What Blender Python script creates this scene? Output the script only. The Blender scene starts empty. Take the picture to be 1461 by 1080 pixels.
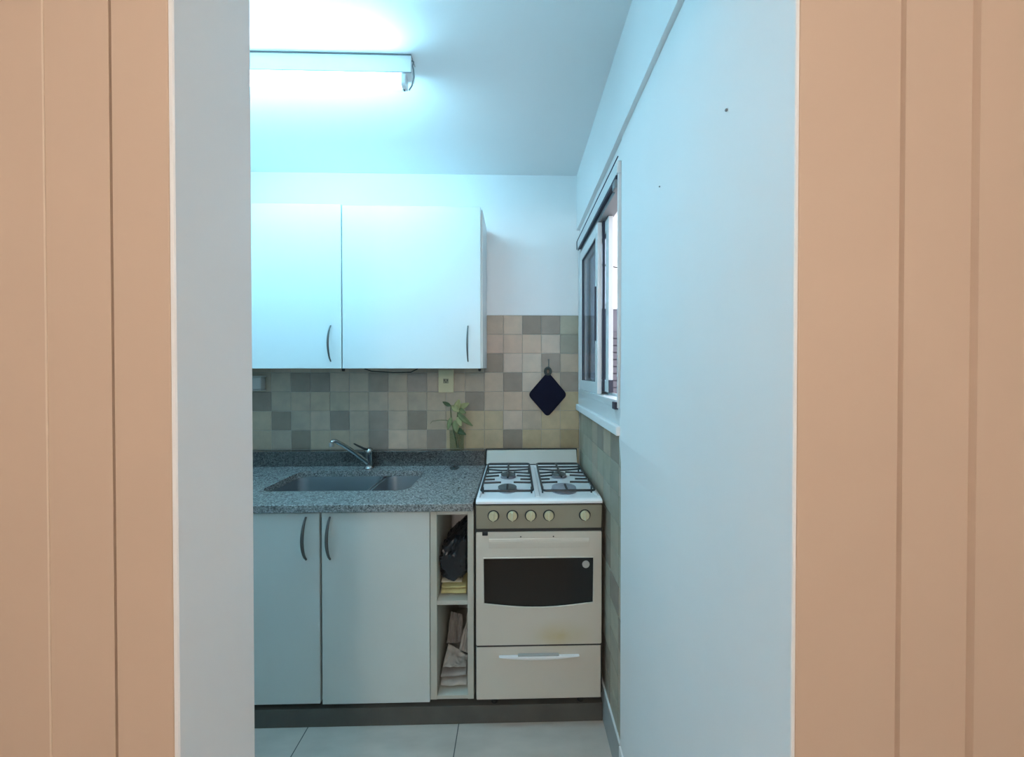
import bpy, bmesh, math, random
from mathutils import Vector, Matrix, noise
PI = math.pi
COL = bpy.context.scene.collection
random.seed(7)

# ------------------------------------------------------------------ materials
def mat(name, color, rough=0.5, metal=0.0, bump=0.0, bscale=60.0, vary=0.0, vscale=8.0, spec=0.5, trans=0.0, ior=1.45):
    m = bpy.data.materials.new(name); m.use_nodes = True
    nt = m.node_tree; b = nt.nodes['Principled BSDF']
    b.inputs['Base Color'].default_value = (*color, 1)
    b.inputs['Roughness'].default_value = rough
    b.inputs['Metallic'].default_value = metal
    b.inputs['Specular IOR Level'].default_value = spec
    if trans:
        b.inputs['Transmission Weight'].default_value = trans
        b.inputs['IOR'].default_value = ior
    tc = nt.nodes.new('ShaderNodeTexCoord')
    if vary:
        n = nt.nodes.new('ShaderNodeTexNoise'); n.inputs['Scale'].default_value = vscale; n.inputs['Detail'].default_value = 4
        nt.links.new(tc.outputs['Object'], n.inputs['Vector'])
        r = nt.nodes.new('ShaderNodeValToRGB')
        r.color_ramp.elements[0].position = .3; r.color_ramp.elements[1].position = .7
        r.color_ramp.elements[0].color = (*[c*(1-vary) for c in color], 1)
        r.color_ramp.elements[1].color = (*[min(1, c*(1+vary)) for c in color], 1)
        nt.links.new(n.outputs['Fac'], r.inputs['Fac']); nt.links.new(r.outputs['Color'], b.inputs['Base Color'])
    if bump:
        n = nt.nodes.new('ShaderNodeTexNoise'); n.inputs['Scale'].default_value = bscale; n.inputs['Detail'].default_value = 3
        nt.links.new(tc.outputs['Object'], n.inputs['Vector'])
        bp = nt.nodes.new('ShaderNodeBump'); bp.inputs['Strength'].default_value = bump; bp.inputs['Distance'].default_value = 0.004
        nt.links.new(n.outputs['Fac'], bp.inputs['Height']); nt.links.new(bp.outputs['Normal'], b.inputs['Normal'])
    return m

def emis(name, color, strength):
    m = bpy.data.materials.new(name); m.use_nodes = True
    nt = m.node_tree; nt.nodes.clear()
    e = nt.nodes.new('ShaderNodeEmission'); o = nt.nodes.new('ShaderNodeOutputMaterial')
    e.inputs['Color'].default_value = (*color, 1); e.inputs['Strength'].default_value = strength
    nt.links.new(e.outputs[0], o.inputs['Surface']); return m

M = {}
M['wall'] = mat('white_wall_paint', (.88, .88, .88), .55, bump=.10, bscale=35, vary=.015, vscale=2.5)
M['ceiling'] = mat('ceiling_paint', (.90, .90, .90), .8, bump=.06, bscale=50)
M['beige'] = mat('beige_wood_paint', (.63, .475, .36), .55, bump=.05, bscale=18, vary=.025, vscale=2.0)
M['beige_pale'] = mat('pale_joint_paint', (.74, .60, .48), .5)
M['hall'] = mat('hall_paint', (.64, .57, .51), .7, bump=.06)
M['grout'] = mat('tile_grout', (.40, .38, .34), .9)
M['laminate'] = mat('white_laminate', (.705, .765, .775), .35, vary=.01, vscale=3)
M['base_laminate'] = mat('aged_white_laminate', (.66, .69, .66), .4, vary=.03, vscale=3)
M['edge'] = mat('cream_panel_edge', (.55, .53, .46), .5, vary=.04)
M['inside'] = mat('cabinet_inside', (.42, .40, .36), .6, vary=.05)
M['steel'] = mat('brushed_steel', (.55, .57, .58), .32, 1.0, bump=.02, bscale=120)
M['handle'] = mat('satin_nickel', (.14, .15, .15), .3, 1.0)
M['sink'] = mat('sink_steel', (.20, .225, .245), .45, .7, vary=.05, vscale=5)
M['chrome'] = mat('chrome', (.42, .44, .44), .16, 1.0)
M['black'] = mat('black_plastic', (.02, .02, .022), .45)
M['iron'] = mat('black_enamel_iron', (.018, .024, .028), .4)
M['dark'] = mat('dark_gap', (.035, .033, .03), .7)
M['enamel'] = mat('white_enamel', (.90, .90, .91), .2, vary=.015)
M['aged'] = mat('aged_white_enamel', (.62, .62, .57), .3)
M['burner'] = mat('burner_cap', (.11, .12, .12), .6, vary=.15, vscale=30)
M['alu'] = mat('burner_aluminium', (.40, .40, .45), .5, .5, vary=.1, vscale=30)
M['panel'] = mat('bronze_grey_panel', (.36, .34, .265), .38, .3, vary=.05, vscale=6)
M['knob'] = mat('knob_cream_metal', (.72, .69, .48), .3, .35)
M['drawerhandle'] = mat('white_handle', (.85, .85, .85), .3)
M['ovenglass'] = mat('oven_glass', (.016, .014, .012), .10, spec=.35)
M['badge'] = mat('grey_badge', (.42, .43, .41), .45)
M['navy'] = mat('navy_cotton', (.012, .012, .026), .95, bump=.5, bscale=250, spec=.1)
M['loop'] = mat('dark_loop', (.05, .055, .05), .8)
M['outlet'] = mat('yellowed_plastic', (.62, .56, .36), .45)
M['outlet_face'] = mat('outlet_socket', (.30, .29, .20), .5)
M['greybox'] = mat('pale_grey_plastic', (.55, .55, .53), .5)
M['leaf'] = mat('leaf_green', (.17, .21, .085), .5, vary=.25, vscale=25)
M['leafpale'] = mat('leaf_yellow_green', (.36, .36, .17), .55, vary=.2, vscale=25)
M['leafdark'] = mat('leaf_dark', (.045, .085, .03), .5)
M['stem'] = mat('stem', (.10, .13, .05), .6)
M['rubber'] = mat('rubber_plug', (.035, .038, .036), .6)
M['blackbag'] = mat('black_bag', (.012, .014, .018), .32, bump=.35, bscale=30)
M['whitebag'] = mat('white_bag', (.62, .60, .58), .45, bump=.3, bscale=25)
M['yellow'] = mat('yellow_cloth', (.56, .48, .22), .9, bump=.3, bscale=120, vary=.12, vscale=20)
M['cream'] = mat('cream_cloth', (.60, .56, .44), .9, bump=.3, bscale=120, vary=.08, vscale=20)
M['paper'] = mat('crumpled_paper_bag', (.50, .47, .43), .6, bump=.4, bscale=35, vary=.15, vscale=14)
M['greypaper'] = mat('grey_plastic_sheet', (.34, .32, .30), .5, bump=.4, bscale=35, vary=.2, vscale=14)
M['alufr'] = mat('white_aluminium', (.74, .76, .77), .35)
M['gasket'] = mat('window_gasket', (.03, .035, .06), .5)
M['greyalu'] = mat('grey_track', (.20, .21, .22), .45)
M['base'] = mat('grey_skirting', (.40, .41, .40), .5, vary=.06)
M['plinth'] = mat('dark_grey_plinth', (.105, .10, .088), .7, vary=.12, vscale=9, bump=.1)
M['bldg'] = mat('lilac_grey_render', (.13, .13, .155), .9, vary=.08, vscale=3)
M['shutter'] = mat('weathered_shutter', (.085, .083, .10), .7)
M['wire'] = mat('pale_wire', (.5, .52, .5), .5)
M['foot'] = mat('white_foot', (.6, .6, .58), .5)
M['tube'] = emis('fluorescent_glow', (.335, .765, 1.0), 33.5)
M['globe'] = emis('fill_globe_glow', (1.0, .945, .88), 31.0)

def glass(name, tint, rough=0.0):
    m = bpy.data.materials.new(name); m.use_nodes = True
    nt = m.node_tree; nt.nodes.clear()
    o = nt.nodes.new('ShaderNodeOutputMaterial'); mix = nt.nodes.new('ShaderNodeMixShader')
    t = nt.nodes.new('ShaderNodeBsdfTransparent'); g = nt.nodes.new('ShaderNodeBsdfGlossy')
    lw = nt.nodes.new('ShaderNodeLayerWeight'); pw = nt.nodes.new('ShaderNodeMath'); pw.operation = 'POWER'; pw.inputs[1].default_value = 5
    nt.links.new(lw.outputs['Facing'], pw.inputs[0])
    f = nt.nodes.new('ShaderNodeMath'); f.operation = 'MULTIPLY_ADD'; f.inputs[1].default_value = .6; f.inputs[2].default_value = .04
    nt.links.new(pw.outputs[0], f.inputs[0])
    t.inputs['Color'].default_value = (*tint, 1); g.inputs['Roughness'].default_value = .03 + rough
    nt.links.new(f.outputs[0], mix.inputs[0]); nt.links.new(t.outputs[0], mix.inputs[1]); nt.links.new(g.outputs[0], mix.inputs[2])
    nt.links.new(mix.outputs[0], o.inputs['Surface']); return m
M['pane'] = glass('window_pane', (.56, .64, .70))
M['jar'] = glass('green_tinted_jar', (.90, .92, .87))

def granite(name='speckled_granite', k_=1.3):
    m = bpy.data.materials.new(name); m.use_nodes = True
    nt = m.node_tree; b = nt.nodes['Principled BSDF']; b.inputs['Roughness'].default_value = .17; b.inputs['Specular IOR Level'].default_value = .8
    tc = nt.nodes.new('ShaderNodeTexCoord')
    v = nt.nodes.new('ShaderNodeTexVoronoi'); v.inputs['Scale'].default_value = 190
    n = nt.nodes.new('ShaderNodeTexNoise'); n.inputs['Scale'].default_value = 130; n.inputs['Detail'].default_value = 3
    for x in (v, n): nt.links.new(tc.outputs['Object'], x.inputs['Vector'])
    s = nt.nodes.new('ShaderNodeSeparateColor'); nt.links.new(v.outputs['Color'], s.inputs[0])
    a = nt.nodes.new('ShaderNodeMath'); a.operation = 'MULTIPLY_ADD'; a.inputs[1].default_value = .45
    nt.links.new(s.outputs[0], a.inputs[0])
    k = nt.nodes.new('ShaderNodeMath'); k.operation = 'MULTIPLY'; k.inputs[1].default_value = .5
    nt.links.new(n.outputs['Fac'], k.inputs[0]); nt.links.new(k.outputs[0], a.inputs[2])
    r = nt.nodes.new('ShaderNodeValToRGB'); e = r.color_ramp.elements
    e[0].position = .22; e[0].color = (.06*k_, .062*k_, .06*k_, 1)
    e[1].position = .80; e[1].color = (.36*k_, .36*k_, .35*k_, 1)
    q = e.new(.42); q.color = (.15*k_, .16*k_, .16*k_, 1)
    q = e.new(.62); q.color = (.23*k_, .24*k_, .24*k_, 1)
    nt.links.new(a.outputs[0], r.inputs['Fac']); nt.links.new(r.outputs['Color'], b.inputs['Base Color'])
    return m
M['granite'] = granite()
M['granite_shaded'] = granite('shaded_granite', .42)  # darkened copy of the countertop granite, the upstand's shade put into its colour

def tile_mat():
    m = bpy.data.materials.new('glazed_tiles'); m.use_nodes = True
    nt = m.node_tree; b = nt.nodes['Principled BSDF']; b.inputs['Roughness'].default_value = .45
    at = nt.nodes.new('ShaderNodeAttribute'); at.attribute_name = 'tone'
    tc = nt.nodes.new('ShaderNodeTexCoord')
    n = nt.nodes.new('ShaderNodeTexNoise'); n.inputs['Scale'].default_value = 16; n.inputs['Detail'].default_value = 6
    nt.links.new(tc.outputs['Object'], n.inputs['Vector'])
    r = nt.nodes.new('ShaderNodeValToRGB')
    r.color_ramp.elements[0].position = .3; r.color_ramp.elements[0].color = (.88, .88, .88, 1)
    r.color_ramp.elements[1].position = .7; r.color_ramp.elements[1].color = (1.07, 1.05, 1.03, 1)
    nt.links.new(n.outputs['Fac'], r.inputs['Fac'])
    x = nt.nodes.new('ShaderNodeMix'); x.data_type = 'RGBA'; x.blend_type = 'MULTIPLY'; x.inputs[0].default_value = 1
    nt.links.new(at.outputs['Color'], x.inputs[6]); nt.links.new(r.outputs['Color'], x.inputs[7])
    nt.links.new(x.outputs[2], b.inputs['Base Color'])
    return m
M['tile'] = tile_mat()

def floor_mat():
    m = bpy.data.materials.new('floor_tiles'); m.use_nodes = True
    nt = m.node_tree; b = nt.nodes['Principled BSDF']; b.inputs['Roughness'].default_value = .33
    tc = nt.nodes.new('ShaderNodeTexCoord'); s = nt.nodes.new('ShaderNodeSeparateXYZ')
    nt.links.new(tc.outputs['Object'], s.inputs[0])
    def line(out, off, pitch, w):
        a = nt.nodes.new('ShaderNodeMath'); a.operation = 'ADD'; a.inputs[1].default_value = off
        nt.links.new(s.outputs[out], a.inputs[0])
        d = nt.nodes.new('ShaderNodeMath'); d.operation = 'PINGPONG'; d.inputs[1].default_value = pitch/2
        nt.links.new(a.outputs[0], d.inputs[0])
        l = nt.nodes.new('ShaderNodeMath'); l.operation = 'LESS_THAN'; l.inputs[1].default_value = w
        nt.links.new(d.outputs[0], l.inputs[0]); return l
    a = line(0, .249, .656, .0022); c = line(1, -1.21, .656, .0018)
    mx = nt.nodes.new('ShaderNodeMath'); mx.operation = 'MAXIMUM'
    nt.links.new(a.outputs[0], mx.inputs[0]); nt.links.new(c.outputs[0], mx.inputs[1])
    n = nt.nodes.new('ShaderNodeTexNoise'); n.inputs['Scale'].default_value = 5; n.inputs['Detail'].default_value = 6
    mp = nt.nodes.new('ShaderNodeMapping'); mp.inputs['Scale'].default_value = (1, 3, 1)
    nt.links.new(tc.outputs['Object'], mp.inputs[0]); nt.links.new(mp.outputs[0], n.inputs['Vector'])
    r = nt.nodes.new('ShaderNodeValToRGB')
    r.color_ramp.elements[0].position = .3; r.color_ramp.elements[0].color = (.48, .43, .38, 1)
    r.color_ramp.elements[1].position = .7; r.color_ramp.elements[1].color = (.60, .535, .475, 1)
    nt.links.new(n.outputs['Fac'], r.inputs['Fac'])
    x = nt.nodes.new('ShaderNodeMix'); x.data_type = 'RGBA'
    nt.links.new(mx.outputs[0], x.inputs[0]); nt.links.new(r.outputs['Color'], x.inputs[6]); x.inputs[7].default_value = (.09, .09, .085, 1)
    nt.links.new(x.outputs[2], b.inputs['Base Color'])
    return m
M['floor'] = floor_mat()

def stained_enamel():
    m = mat('off_white_oven_enamel', (.67, .62, .54), .33)
    nt = m.node_tree; b = nt.nodes['Principled BSDF']
    tc = nt.nodes.new('ShaderNodeTexCoord'); mp = nt.nodes.new('ShaderNodeMapping')
    mp.inputs['Location'].default_value = (-.10*5.2, 0, -.325*11); mp.inputs['Scale'].default_value = (5.2, .01, 11)
    nt.links.new(tc.outputs['Object'], mp.inputs[0])
    g = nt.nodes.new('ShaderNodeTexGradient'); g.gradient_type = 'QUADRATIC_SPHERE'
    nt.links.new(mp.outputs[0], g.inputs[0])
    n = nt.nodes.new('ShaderNodeTexNoise'); n.inputs['Scale'].default_value = 9; n.inputs['Detail'].default_value = 4
    nt.links.new(tc.outputs['Object'], n.inputs['Vector'])
    k = nt.nodes.new('ShaderNodeMath'); k.operation = 'MULTIPLY'
    nt.links.new(g.outputs['Fac'], k.inputs[0]); nt.links.new(n.outputs['Fac'], k.inputs[1])
    k2 = nt.nodes.new('ShaderNodeMath'); k2.operation = 'MULTIPLY'; k2.inputs[1].default_value = 2.0; k2.use_clamp = True
    nt.links.new(k.outputs[0], k2.inputs[0])
    x = nt.nodes.new('ShaderNodeMix'); x.data_type = 'RGBA'
    x.inputs[6].default_value = (.67, .62, .54, 1); x.inputs[7].default_value = (.58, .48, .26, 1)
    nt.links.new(k2.outputs[0], x.inputs[0]); nt.links.new(x.outputs[2], b.inputs['Base Color'])
    return m
M['oven'] = stained_enamel()

# ------------------------------------------------------------------ mesh helpers
class MB:
    """collects shapes in world coordinates; build() links them as one mesh object"""
    def __init__(s): s.bm = bmesh.new()
    def _join(s, t):
        me = bpy.data.meshes.new('t'); t.to_mesh(me); t.free(); s.bm.from_mesh(me); bpy.data.meshes.remove(me)
    def box(s, x0, x1, y0, y1, z0, z1, bev=0.0, seg=2):
        t = bmesh.new(); bmesh.ops.create_cube(t, size=1)
        for v in t.verts:
            v.co = Vector(((x0+x1)/2 + v.co.x*(x1-x0), (y0+y1)/2 + v.co.y*(y1-y0), (z0+z1)/2 + v.co.z*(z1-z0)))
        if bev: bmesh.ops.bevel(t, geom=t.edges[:], offset=bev, segments=seg, affect='EDGES', profile=.5, clamp_overlap=True)
        s._join(t); return s
    def prism(s, pts, axis, a, b, bev=0.0, seg=2):
        # pts: 2-D outline; axis 'x': (y,z), 'y': (x,z), 'z': (x,y)
        def P(p, d):
            return {'x': (d, p[0], p[1]), 'y': (p[0], d, p[1]), 'z': (p[0], p[1], d)}[axis]
        t = bmesh.new(); n = len(pts)
        A = [t.verts.new(P(p, a)) for p in pts]; B = [t.verts.new(P(p, b)) for p in pts]
        fs = [t.faces.new(A), t.faces.new(B[::-1])]
        for i in range(n): t.faces.new([A[i], B[i], B[(i+1) % n], A[(i+1) % n]])
        bmesh.ops.recalc_face_normals(t, faces=t.faces[:])
        if bev:
            es = [e for f in fs for e in f.edges]
            bmesh.ops.bevel(t, geom=es, offset=bev, segments=seg, affect='EDGES', profile=.5, clamp_overlap=True)
        s._join(t); return s
    def tube(s, pts, r, seg=12, caps=True, flat=None):
        pts = [Vector(p) for p in pts]; n = len(pts)
        rs = r if isinstance(r, (list, tuple)) else [r]*n
        t = bmesh.new(); rings = []; up = None
        for i, p in enumerate(pts):
            d = (pts[min(i+1, n-1)] - pts[max(i-1, 0)]).normalized()
            if up is None: up = Vector((0, 0, 1)) if abs(d.z) < .9 else Vector((1, 0, 0))
            u = d.cross(up)
            if u.length < 1e-5: u = d.cross(Vector((0, 1, 0)))
            u.normalize(); w = u.cross(d).normalized(); up = w
            f = flat or 1.0
            rings.append([t.verts.new(p + u*math.cos(2*PI*k/seg)*rs[i] + w*math.sin(2*PI*k/seg)*rs[i]*f) for k in range(seg)])
        for i in range(n-1):
            for k in range(seg):
                t.faces.new([rings[i][k], rings[i][(k+1) % seg], rings[i+1][(k+1) % seg], rings[i+1][k]])
        if caps: t.faces.new(rings[0][::-1]); t.faces.new(rings[-1])
        bmesh.ops.recalc_face_normals(t, faces=t.faces[:])
        s._join(t); return s
    def lathe(s, prof, c, axis='z', seg=32):
        # prof: (radius, height) pairs along the axis
        t = bmesh.new(); rings = []
        for r, h in prof:
            ring = []
            for k in range(seg):
                a = 2*PI*k/seg; u, w = r*math.cos(a), r*math.sin(a)
                p = {'z': (u, w, h), 'y': (u, h, w), 'x': (h, u, w)}[axis]
                ring.append(t.verts.new((c[0]+p[0], c[1]+p[1], c[2]+p[2])))
            rings.append(ring)
        for i in range(len(prof)-1):
            for k in range(seg):
                t.faces.new([rings[i][k], rings[i][(k+1) % seg], rings[i+1][(k+1) % seg], rings[i+1][k]])
        if prof[0][0] > 1e-4: t.faces.new(rings[0])
        if prof[-1][0] > 1e-4: t.faces.new(rings[-1])
        bmesh.ops.remove_doubles(t, verts=t.verts[:], dist=1e-5)
        bmesh.ops.recalc_face_normals(t, faces=t.faces[:])
        s._join(t); return s
    def build(s, name, m, parent=None, smooth=False, loc=None):
        off = parent_world(parent) if parent else Vector(loc or (0, 0, 0))
        for v in s.bm.verts: v.co -= off
        me = bpy.data.meshes.new(name); s.bm.to_mesh(me); s.bm.free()
        me.materials.append(m)
        o = bpy.data.objects.new(name, me); COL.objects.link(o)
        if parent: o.parent = parent
        else: o.location = off
        if smooth:
            for p in me.polygons: p.use_smooth = True
            md = None
            try:
                me.set_sharp_from_angle(angle=math.radians(38))
            except Exception: pass
        return o

def parent_world(o):
    v = Vector(o.location)
    while o.parent: o = o.parent; v += Vector(o.location)
    return v

def tag(o, label, cat, group=None, kind=None):
    if label: o['label'] = label
    if cat: o['category'] = cat
    if group: o['group'] = group
    if kind: o['kind'] = kind
    return o
def thing(name, label, cat, loc, group=None):
    o = bpy.data.objects.new(name, None); COL.objects.link(o); o.location = loc; o.empty_display_size = .05
    return tag(o, label, cat, group)
def struct(o, label, cat): return tag(o, label, cat, kind='structure')

def rrect(x0, x1, y0, y1, r, n=5):
    out = []
    for cx, cy, a0 in ((x1-r, y1-r, 0), (x0+r, y1-r, 90), (x0+r, y0+r, 180), (x1-r, y0+r, 270)):
        for k in range(n+1):
            a = math.radians(a0 + 90*k/n); out.append((cx + r*math.cos(a), cy + r*math.sin(a)))
    return out

def holed_slab(mb, outer, inner, z0, z1, bev=0):
    t = bmesh.new()
    def loop(p): 
        vs = [t.verts.new((a, b, z1)) for a, b in p]
        return [t.edges.new((vs[i], vs[(i+1) % len(vs)])) for i in range(len(vs))]
    e = loop(outer) + loop(inner)
    g = bmesh.ops.triangle_fill(t, use_beauty=True, edges=e, use_dissolve=False)
    fs = [f for f in t.faces]
    ex = bmesh.ops.extrude_face_region(t, geom=fs)
    for v in ex['geom']:
        if isinstance(v, bmesh.types.BMVert): v.co.z = z0
    bmesh.ops.recalc_face_normals(t, faces=t.faces[:])
    mb._join(t); return mb

# ================================================================== setting
XW = .393          # face of the plain right wall
XT = .396          # face of the tiled right wall
XL = -1.70         # left wall of the kitchen
YB = 2.15          # face of the back wall tiles
YF0, YF1 = .485, .614   # partition with the doorway
ZC = 2.672

ZF = -.08
fl = MB().box(-1.9, 1.5, -1.5, 2.35, ZF-.1, ZF).build('floor', M['floor'])
struct(fl, 'pale grey square floor tiles with dark joints', 'floor')
ce = MB().box(XL-.1, .5, YF0+.01, 2.35, ZC, ZC+.1).build('ceiling', M['ceiling'])
struct(ce, 'plain white kitchen ceiling', 'ceiling')

# back wall: plaster above, tiles below
wb = MB().box(XL-.1, .5, YB+.006, YB+.16, ZF, ZC).box(XL, .3995, YB+.001, YB+.008, 1.8165, ZC-.001).build('wall_back', M['wall'])
struct(wb, 'white back wall tiled in beige and grey behind counter and stove', 'wall')

TONE = {'L': (0.570, 0.458, 0.369), 'P': (0.551, 0.420, 0.327), 'W': (0.589, 0.491, 0.410), 'B': (0.475, 0.382, 0.293), 'G': (0.432, 0.361, 0.285), 'M': (0.380, 0.323, 0.258),
        'D': (0.285, 0.239, 0.194), 'E': (0.332, 0.277, 0.228), 'Y': (0.503, 0.403, 0.262), 'Z': (0.399, 0.311, 0.190), 'N': (0.408, 0.382, 0.304), 'Q': (0.342, 0.323, 0.258)}
def tiles(name, parent, rects, front):
    """rects: (a0,a1,z0,z1,tone); front(a,z,d) gives the point at depth d in front of the grout"""
    bm = bmesh.new(); lay = bm.loops.layers.float_color.new('tone')
    g = .0011; bv = .0022
    for a0, a1, z0, z1, tn in rects:
        a0 += g; a1 -= g; z0 += g; z1 -= g
        c = TONE[tn]; j = random.uniform(.95, 1.05); c = (c[0]*j, c[1]*j, c[2]*j*random.uniform(.97, 1.03), 1)
        th = random.uniform(.0048, .0056)
        o = [bm.verts.new(front(a, z, 0)) for a, z in ((a0, z0), (a1, z0), (a1, z1), (a0, z1))]
        m_ = [bm.verts.new(front(a, z, th-.0015)) for a, z in ((a0, z0), (a1, z0), (a1, z1), (a0, z1))]
        i = [bm.verts.new(front(a, z, th)) for a, z in ((a0+bv, z0+bv), (a1-bv, z0+bv), (a1-bv, z1-bv), (a0+bv, z1-bv))]
        fs = [bm.faces.new(i)]
        for k in range(4):
            fs.append(bm.faces.new((m_[k], m_[(k+1) % 4], i[(k+1) % 4], i[k])))
            fs.append(bm.faces.new((o[k], o[(k+1) % 4], m_[(k+1) % 4], m_[k])))
        for f in fs:
            for l in f.loops: l[lay] = c
    bmesh.ops.recalc_face_normals(bm, faces=bm.faces[:])
    me = bpy.data.meshes.new(name); bm.to_mesh(me); bm.free(); me.materials.append(M['tile'])
    o = bpy.data.objects.new(name, me); COL.objects.link(o); o.parent = parent; return o

P = .1167
# columns counted from the right corner; rows counted from the top
GRID = {0: {0: 'N', 1: 'E', 2: 'D', 3: 'L', 4: 'B'},
        1: {0: 'Q', 1: 'L', 2: 'P', 3: 'P', 4: 'P'},
        2: {0: 'B', 1: 'E', 2: 'W', 3: 'L', 4: 'D'},
        3: {0: 'E', 1: 'B', 2: 'W', 3: 'D', 4: 'B', 5: 'G', 6: 'B', 7: 'B', 8: 'E', 9: 'G', 10: 'E', 11: 'B', 12: 'B', 13: 'D', 14: 'D', 15: 'G', 16: 'G'},
        4: {0: 'Y', 1: 'G', 2: 'B', 3: 'P', 4: 'B', 5: 'D', 6: 'G', 7: 'B', 8: 'G', 9: 'B', 10: 'B', 11: 'B', 12: 'G', 13: 'B', 14: 'B', 15: 'G', 16: 'D'},
        5: {0: 'Y', 1: 'Y', 2: 'B', 3: 'L', 4: 'Y', 5: 'Y', 6: 'Y', 7: 'B', 8: 'D', 9: 'B', 10: 'E', 11: 'B', 12: 'D', 13: 'B', 14: 'G', 15: 'D', 16: 'B'},
        6: {0: 'Z', 1: 'Y', 2: 'Y', 3: 'D', 4: 'Y', 5: 'Y', 6: 'Y', 7: 'E', 8: 'B', 9: 'L', 10: 'E', 11: 'B', 12: 'B', 13: 'B', 14: 'D', 15: 'G', 16: 'B'},
        7: {0: 'Y', 1: 'B', 2: 'Y', 3: 'B', 4: 'G'}}
rects = []
for r in range(8):
    for c in range(18):
        if r == 7 and c > 4: continue
        t = GRID[r].get(c, 'B')
        x1 = XT-.002 - c*P; x0 = max(x1 - P, XL)
        if x1 - x0 < .03: continue
        rects.append((x0, x1, 1.815-(r+1)*P, 1.815-r*P, t))
tiles('tile_panel', wb, rects, lambda a, z, d: (a, YB+.0055-d, z))
gr = MB().box(XL, XT-.001, YB+.003, YB+.0062, .85, 1.8155).build('tile_grout', M['grout'], wb)

# right wall: plain wall near the doorway, tiled window wall beyond, thicker upper band
WY0, WY1, WZ0, WZ1 = 1.303, 2.125, 1.335, 2.262     # window opening
YE = 1.292
wr = MB()
wr.prism([(XW, YF0+.0020), (XW+.0012, YF0+.0005), (.3976, YF0+.0005), (.3976, YF0+.0135), (.50, YF0+.0135), (.50, YE), (XW, YE)], 'z', ZF, 2.599)
wr.box(XW, .50, YF0+.0135, YE, 2.5995, ZC)
wr.box(XT+.006, .47, YE-.001, 2.3, ZF, WZ0)
wr.box(XT+.006, .47, YE-.001, 2.3, WZ1, ZC)
wr.box(XT+.006, .47, YE-.001, WY0, WZ0-.001, WZ1+.001)
wr.box(XT+.006, .47, WY1, 2.3, WZ0-.001, WZ1+.001)
wr.box(XT+.001, XT+.008, YE-.001, YB, WZ1, 2.36)
wr.box(XT+.001, XT+.008, WY1, YB, 1.26, WZ1+.001)
wr.box(.377, .48, YF1-.05, 2.2, 2.338, ZC, .0015)
# slightly uneven later plaster above the old dado
bm = bmesh.new(); g_ = []
for j in range(25):
    u = j/24; yy = .66 + (YE-.001-.66)*u; h_ = .0085*min(1, u*1.3); row = []
    for k in range(9):
        v_ = k/8; p_ = h_*(1-v_)**1.5
        row.append(bm.verts.new((XW+.0012-p_, yy, 1.226 + .36*v_ - .01*math.sin(PI*u))))
    for dz_, f_ in ((-.003, .93), (-.05, .50), (-.11, 0.0)): row.append(bm.verts.new((XW+.0012-h_*f_, yy, 1.226 + dz_ - .01*math.sin(PI*u))))
    g_.append(row)
for a_, b_ in zip(g_, g_[1:]):
    for k in range(11): bm.faces.new((a_[k], b_[k], b_[k+1], a_[k+1]))
    bm.faces.new((a_[11], b_[11], b_[0], a_[0]))
bm.faces.new(g_[-1])
bmesh.ops.recalc_face_normals(bm, faces=bm.faces[:])
wr._join(bm)
wro = wr.build('wall_right', M['wall'])
struct(wro, 'white right wall with a thicker band under the ceiling', 'wall')
rects = []
tz = random.Random(21)
z = .998
rows = [.998 + k*P for k in range(2, -9, -1)]
for z0 in rows:
    z1 = min(z0+P, 1.232); zz0 = max(z0, .07)
    if z1 - zz0 < .02: continue
    y1 = YB - .002; 
    while y1 > YE+.004:
        y0 = max(y1-P, YE+.002)
        rects.append((y0, y1, zz0, z1, tz.choice('NNNBGQQDNG')))
        y1 -= P
tiles('tile_panel', wro, rects, lambda a, z, d: (XT+.0055-d, a, z))
MB().box(XT+.003, XT+.0065, YE, YB+.002, .06, 1.234).build('tile_grout', M['grout'], wro)
sk = MB().box(.390, XT+.004, YE+.002, YB-.004, ZF, .072, .003).build('baseboard_right', M['base'])
MB().box(.389, XT+.004, YE+.002, YB-.004, .0725, .080, .0015).build('top_edge', M['alufr'], sk)
struct(sk, 'grey skirting tile along the tiled right wall', 'baseboard')
sk2 = MB().box(.387, XW+.002, YF1+.02, YE-.001, ZF, .076, .003).build('baseboard_near', M['wall'])
struct(sk2, 'white skirting along the plain right wall', 'baseboard')

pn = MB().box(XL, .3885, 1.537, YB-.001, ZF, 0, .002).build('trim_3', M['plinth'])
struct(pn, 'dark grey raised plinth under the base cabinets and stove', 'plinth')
# left wall
wl = MB().box(XL-.1, XL, YF1-.1, 2.3, ZF, ZC).build('wall_left', M['wall'])
struct(wl, 'white left wall of the kitchen', 'wall')

# partition with the doorway (front wall) - white plaster jamb
XJ = -.450
wf = MB()
t = [(XL-.1, YF0+.004), (-.4562, YF0+.004), (-.4560, YF0-.0095), (XJ-.0015, YF0-.0095), (XJ, YF0-.0080), (XJ, YF1-.004), (XJ-.004, YF1), (XL-.1, YF1)]
wf.prism(t, 'z', ZF, ZC)
wf.box(XJ-.01, .45, YF0+.004, YF1-.005, 2.22, ZC)
wfo = wf.build('wall_front', M['wall'], smooth=True)
struct(wfo, 'white plaster doorway jamb between hallway and kitchen', 'wall')

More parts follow.
